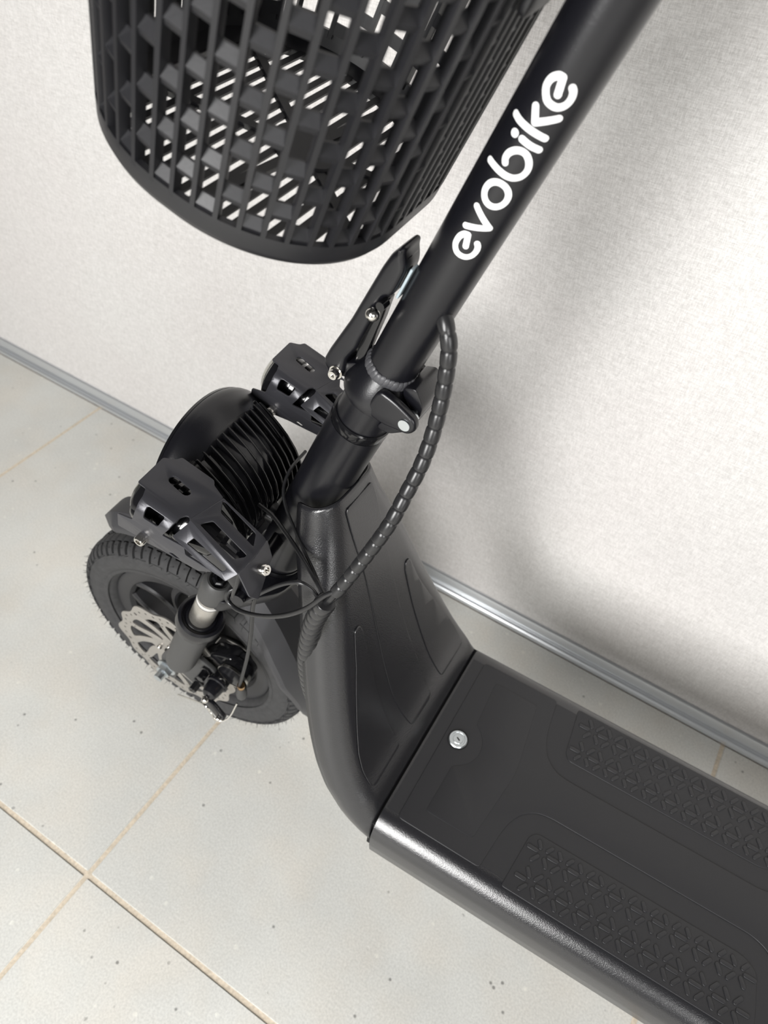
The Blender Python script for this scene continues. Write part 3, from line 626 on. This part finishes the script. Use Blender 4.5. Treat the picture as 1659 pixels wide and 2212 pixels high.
def lamp(side, label):
    dy = 0 if side < 0 else .173
    off = Matrix.Translation((0, dy, 0))
    LC = Vector((.0835, -.0865, .5255)); LD = Vector((1, 0, -.3)).normalized()
    body = MB().lathe([(0, -.004), (.0225, -.004), (.0225, .004), (.0205, .005), (.0205, .008), (.0225, .009), (.0225, .013), (.0205, .014), (.0205, .017), (.0225, .018), (.0225, .022), (.0205, .023), (.0205, .026), (.0225, .027), (.0225, .031), (.020, .034), (.016, .052), (.010, .056), (0, .056)], LC, LD, 48).build('auxiliary_lamp', 'black_gloss', sco, STEER @ off, ang=25)
    tag(body, label)
    MB().lathe([(.0200, -.0135), (.0238, -.0135), (.0254, -.011), (.0254, -.003), (.0235, -.001), (.0200, -.001)], LC, LD, 56, closed=True).build('lamp_bezel', 'black_gloss', body)
    pr = [(.0218 * math.sin(a), -.012 - .0105 * math.cos(a)) for a in [PI / 2 * k / 10 for k in range(11)]]
    MB().lathe(pr + [(.0205, -.010), (0, -.0115)], LC, LD, 40).build('lamp_lens', 'lens_glass', body)
    MB().lathe([(.003, -.0105), (.008, -.0125), (.0185, -.0128), (.0195, -.0095), (0, -.0095)], LC, LD, 32).build('lamp_reflector', 'chrome', body)
    me = plate('lamp_guard', [fillet(FRONT, .0016, 3), SLOT, fillet(WIN, .0012, 3), fillet(SH, .0008, 2)], .0016, devmap, .0003, cuts=bcuts, ang=25)
    gd = link('lamp_guard', me, 'sheet_metal', body)
    def topmap(s, t, h): return (s, t, zt(s) + h - .0016)
    TR = [(.1221, -.1029), (.1726, -.1159), (.1735, -.0990), (.1728, -.0796), (.1290, -.0718)]
    H3 = [(.1297, -.1014), (.1305, -.0985), (.1346, -.0926), (.1683, -.0996), (.1687, -.1019), (.1632, -.1090)]
    H4 = [(.1298, -.0742), (.1320, -.0735), (.1632, -.0805), (.1683, -.0911), (.1347, -.0834)]
    link('guard_roof', plate('guard_roof', [fillet(TR, [.0, .001, .001, .004, .0], 3), fillet(H3, .0015, 3), fillet(H4, .0015, 3)], .0016, topmap, .0003, ang=25), 'sheet_metal', gd)
    # sloping rear side
    r0 = Vector((.1221, -.1029, zt(.1221))); r1 = Vector((.1726, -.1159, zt(.1726))); tp = Vector((.1134, -.1146, .5296))
    ux = (r1 - r0).normalized(); nn = ux.cross(tp - r0).normalized(); nn = nn if nn.y < 0 else -nn; uy = nn.cross(ux)
    uy = uy if uy.z < 0 else -uy
    def to2(p): d = Vector(p) - r0; return (d.dot(ux), d.dot(uy))
    RSo = [to2(p) for p in ((.1223, -.1032, .5428), (.1222, -.1052, .5404), (.1134, -.1146, .5296), (.123, -.1167, .527), (.1497, -.1208, .5216), (.1599, -.1214, .5207), (.165, -.1221, .5198), (.1726, -.116, .5268))]
    RSw = [to2(p) for p in ((.1264, -.1143, .5297), (.1302, -.1105, .5341), (.1621, -.116, .527), (.1624, -.1171, .5256), (.1599, -.1187, .5239))]
    link('guard_side', plate('guard_side', [fillet(RSo, .0012, 3), fillet(RSw, .001, 3)], .0016, lambda u, w, h: r0 + ux * u + uy * w + nn * (h - .0016), .0003, ang=25), 'sheet_metal', gd)
    # rear flap folded down
    fl = [(-.1159, 0), (-.0796, 0), (-.0830, .014), (-.0940, .020), (-.1120, .030), (-.1175, .022)]
    fd = Vector((.42, 0, -.9)).normalized(); fo = Vector((.1727, 0, zt(.1727)))
    link('guard_flap', plate('guard_flap', [fillet(fl, .0015, 3)], .0016, lambda u, w, h: fo + fd * w + Vector((0, u, 0)) + Vector((.9, 0, .42)) * (h - .0016), .0003, ang=25), 'sheet_metal', gd)
    def bolt(p, ax, r=.0045, L=.0065):
        MB().lathe([(0, -.004), (r * .8, -.004), (r * .8, 0), (r, 0), (r, L - .001), (r * .85, L), (r * .5, L), (r * .5, L - .003), (0, L - .003)], p, ax, 20).build('guard_bolt', 'chrome', body)
    bolt((.0862, -.117, zt(.0862) - RB - (.0464 - ARC)), (0, -1, 0)); bolt(fo + fd * .013 + Vector((0, -.0975, 0)), (.9, 0, .42))
    # lower mounting tab behind the lamp
    link('lamp_stay', plate('lamp_stay', [fillet([(.085, .500), (.130, .470), (.150, .440), (.160, .446), (.150, .495), (.120, .512)], .004)], .004, lambda u, w, h: (u, -.0885 + h, w), .0005), 'black_satin', body)
    return body
lamp(-1, 'auxiliary lamp in a cut-out sheet-metal guard, the one nearer the camera')
lamp(1, 'auxiliary lamp in a cut-out sheet-metal guard, the one nearer the wall')
MB().tube([(.150, -.096, .452), (.142, -.040, .448), (.138, 0, .446), (.142, .040, .448), (.150, .096, .452)], .006, 12).build('lamp_crossbar', 'black_satin', sco, STEER)

# ---- cables and spiral wraps
def wrap(name, pts, r, pitch, mat_='wrap_black'):
    cp = catmull(pts, 10); L = resample(cp, 2)[1]; nr = max(2, int(L / pitch)); P = resample(cp, nr * 10 + 1)[0]; n = 20
    def rad(x):
        u = (x * nr) % 1.0
        return r * (0.92 + .08 * math.sin(PI * min(1, max(u, .02))) ** .6) if .04 < u < .96 else r * .86
    return MB().tube(P, rad, n).build(name, mat_, sco, ang=50)
wrap('cable_wrap', [(0.2500, -0.002, 0.7180), (0.2600, -0.010, 0.7079), (0.2657, -0.013, 0.6938), (0.2685, -0.018, 0.667), (0.2694, -0.025, 0.6424), (0.2688, -0.034, 0.6207), (0.2658, -0.044, 0.6007), (0.2615, -0.057, 0.5764), (0.2494, -0.069, 0.5401), (0.2390, -0.078, 0.5122), (.2360, -.080, .5060)], .0053, .0102)
wrap('cable_wrap', [(0.2288, -0.08, 0.4892), (0.2223, -0.079, 0.4705), (0.2141, -0.076, 0.4391), (0.2073, -0.073, 0.3952), (0.2049, -0.07, 0.3577), (0.2077, -0.066, 0.3119), (0.2134, -0.06, 0.2739), (0.2200, -0.05, 0.235)], .0086, .0105)
def cable(pts, r): return MB().tube(resample(catmull(pts, 10), 90)[0], r, 10).build('cable', 'cable_black', sco, ang=60)
cable([(0.2402, -0.08, 0.5126), (0.231, -0.084, 0.5045), (0.2154, -0.088, 0.479), (0.1932, -0.088, 0.4515), (0.1677, -0.086, 0.4283), (0.1435, -0.084, 0.4145), (0.1297, -0.082, 0.4171), (0.1329, -0.08, 0.4307), (0.1404, -0.072, 0.4306), (0.1463, -0.066, 0.4182), (0.1414, -0.064, 0.3871), (0.1373, -0.063, 0.3522), (0.128, -0.062, 0.2944), (0.1125, -0.0625, 0.2200)], .0020)
cable([(0.1594, -0.095, 0.4904), (0.1562, -0.096, 0.4748), (0.1501, -0.095, 0.4547), (0.1504, -0.093, 0.4429), (0.1603, -0.09, 0.4497), (0.1735, -0.085, 0.4656), (0.1898, -0.082, 0.4843), (0.2036, -0.08, 0.4947), (0.2136, -0.078, 0.4918), (0.2213, -0.078, 0.484), (0.2256, -0.078, 0.4812)], .0018)
cable([(0.1293, -0.03, 0.4912), (0.1471, -0.035, 0.4927), (0.1681, -0.045, 0.4929), (0.1884, -0.055, 0.4908), (0.2103, -0.068, 0.4911), (0.2280, -0.078, 0.4880)], .0019)
cable([(0.1414, 0.02, 0.5199), (0.1449, -0.005, 0.523), (0.1476, -0.02, 0.5157), (0.1559, -0.03, 0.5076), (0.1714, -0.04, 0.4988), (0.1916, -0.052, 0.4899), (0.2111, -0.066, 0.4895), (0.2270, -0.0775, 0.4860)], .0014)
cable([(.2370, -.0790, .5080), (.2330, -.0805, .4975), (.2290, -.0800, .4890)], .0030)
cable([(.2390, -.0770, .5085), (.2350, -.0775, .4975), (.2305, -.0775, .4885)], .0026)

# ------------------------------------------------------------------ basket (own thing, hung in front of the stem)
bk = empty('basket', (0, 0, 0)); bk.matrix_world = Matrix.Translation((-.037, .262, 0)) @ Matrix.Rotation(math.radians(1.6), 4, 'Z') @ STEER
tag(bk, 'black plastic lattice basket hanging in front of the scooter stem', 'basket')
BA = .152; FC = -.1175; HX, HT, CR = .0805, .101, .076; TOPA = .205; FL = .125
def bring(u, grow):
    """rounded rectangle outline point at arc fraction u, grown outwards: (f, t, nf, nt)"""
    sx, st_ = HX - CR, HT - CR; Ls = [2 * st_, PI / 2 * CR, 2 * sx, PI / 2 * CR] * 2; tot = sum(Ls); x = (u % 1) * tot
    cn = [(1, -1), (1, 1), (-1, 1), (-1, -1)]
    segs = [('l', (HX, -st_), (0, 1), (1, 0)), ('c', (sx, st_), 0), ('l', (sx, HT), (-1, 0), (0, 1)), ('c', (-sx, st_), PI / 2), ('l', (-HX, st_), (0, -1), (-1, 0)), ('c', (-sx, -st_), PI), ('l', (-sx, -HT), (1, 0), (0, -1)), ('c', (sx, -st_), 1.5 * PI)]
    for sg, L in zip(segs, Ls):
        if x <= L:
            if sg[0] == 'l': p = (sg[1][0] + sg[2][0] * x, sg[1][1] + sg[2][1] * x); nn = sg[3]
            else:
                a = sg[2] + x / CR; nn = (math.cos(a), math.sin(a)); p = (sg[1][0] + CR * nn[0], sg[1][1] + CR * nn[1])
            return p[0] + nn[0] * grow, p[1] + nn[1] * grow, nn[0], nn[1]
        x -= L
    return bring(0, grow)
def bw(u, h, o=0):
    f_, t, nf, nt_ = bring(u, FL * h + o); return A(BA + h, FC + f_ - max(nf, 0) * FL * h * .75, t)
NR = 54
HH = TOPA
for i in range(NR):
    u0 = i / NR; du = .0017 / (2 * (HX + HT) * 1.75)
    v = []; n = 10
    for k in range(n + 1):
        h = .010 + (HH - .014) * k / n
        for uu, oo in ((-du, 0), (-du * .75, .0030), (du * .75, .0030), (du, 0), (du * .8, -.0030), (-du * .8, -.0030)): v.append(bw(u0 + uu, h, oo))
    f = [(k * 6 + j, k * 6 + (j + 1) % 6, (k + 1) * 6 + (j + 1) % 6, (k + 1) * 6 + j) for k in range(n) for j in range(6)] + [tuple(range(6)), tuple(range(n * 6, n * 6 + 6))]
    MB().add(v, f).build('basket_slat', 'basket_plastic', bk, ang=30)
br = MB(); PITCH = .0240; hp = .5 / NR
for i in range(NR):
    u0 = (i + .5) / NR; k = 0
    while True:
        h = .0165 + PITCH * (k + (.5 if i % 2 else 0)); k += 1
        if h > HH - .012: break
        v = []
        for dh, oo in ((-.0034, -.0028), (-.0042, .0014), (-.0012, .0024), (.0036, -.0014), (.0038, -.0028)):
            for uu in (-hp * .86, hp * .86): v.append(bw(u0 + uu, h + dh, oo))
        br.add(v, [(0, 1, 3, 2), (2, 3, 5, 4), (4, 5, 7, 6), (6, 7, 9, 8), (8, 9, 1, 0), (0, 2, 4, 6, 8), (1, 9, 7, 5, 3)])
o = br.build('lattice_bridges', 'basket_plastic', bk, ang=20); tag(o, 'staggered short bars joining the slats', kind='stuff')
def band(name, prof, n=124):
    v = [bw(k / n, h, oo) for k in range(n) for h, oo in prof]; q = len(prof)
    f = [(k * q + j, k * q + (j + 1) % q, ((k + 1) % n) * q + (j + 1) % q, ((k + 1) % n) * q + j) for k in range(n) for j in range(q)]
    return MB().add(v, f).build(name, 'basket_plastic', bk, ang=40)
band('bottom_rim', [(-.003, -.012), (-.0035, -.004), (-.0015, .0005), (.003, .0028), (.013, .0030), (.0135, -.0005), (.004, -.0015), (.001, -.012)])
band('top_rim', [(HH - .012, -.002), (HH - .012, .004), (HH, .006), (HH + .004, .003), (HH + .003, -.003)])
# basket floor: slats across, two cross ribs and a solid band
def inside_t(f_):
    x = abs(f_); r = HX - .006
    if x >= r: return None
    sx = HX - CR
    return HT - .008 if x <= sx else (HT - CR) + math.sqrt(max((CR - .006) ** 2 - (x - sx) ** 2, 0))
nb = 20
for i in range(nb):
    f_ = -HX + .006 + (2 * HX - .012) * (i + .5) / nb; t_ = inside_t(f_)
    if not t_: continue
    MB().box(A(BA + .0005, FC + f_, 0), (.0039, 2 * t_, .0016), Matrix((E1, E2, AXD)).transposed()).build('floor_slat', 'basket_plastic', bk)
MB().lathe([(0, -.001), (.019, -.001), (.020, 0), (.020, .003), (.019, .004), (0, .004)], A(BA, FC + .014), AXD, 40).build('floor_hub', 'basket_plastic', bk)
for k in range(6):
    aa = math.radians(25 + 60 * k); d2 = Vector((math.cos(aa), math.sin(aa))); r1 = .02
    while True:
        f_, t_ = .014 + d2.x * r1, d2.y * r1; it = inside_t(f_)
        if it is None or abs(t_) > it or r1 > .2: break
        r1 += .001
    M3 = Matrix((E1 * d2.x + E2 * d2.y, -E1 * d2.y + E2 * d2.x, AXD)).transposed()
    MB().box(A(BA + .001, FC + .014 + d2.x * (r1 + .017) / 2, d2.y * (r1 + .017) / 2), (r1 - .017, .0055, .0032), M3).build('floor_rib', 'basket_plastic', bk)
# clamp plate fixing the basket to the stem
link('mounting_plate', plate('mounting_plate', [fillet([(-.018, .275), (.018, .275), (.018, .385), (-.018, .385)], .006)], .004, lambda u, w, h: A(w, -.0255 - h, u), .0008), 'basket_plastic', bk)
MB().lathe([(.0169, -.009), (.0205, -.009), (.0205, .009), (.0169, .009)], A(.375), AXD, 48, closed=True).build('stem_clamp', 'basket_plastic', bk)
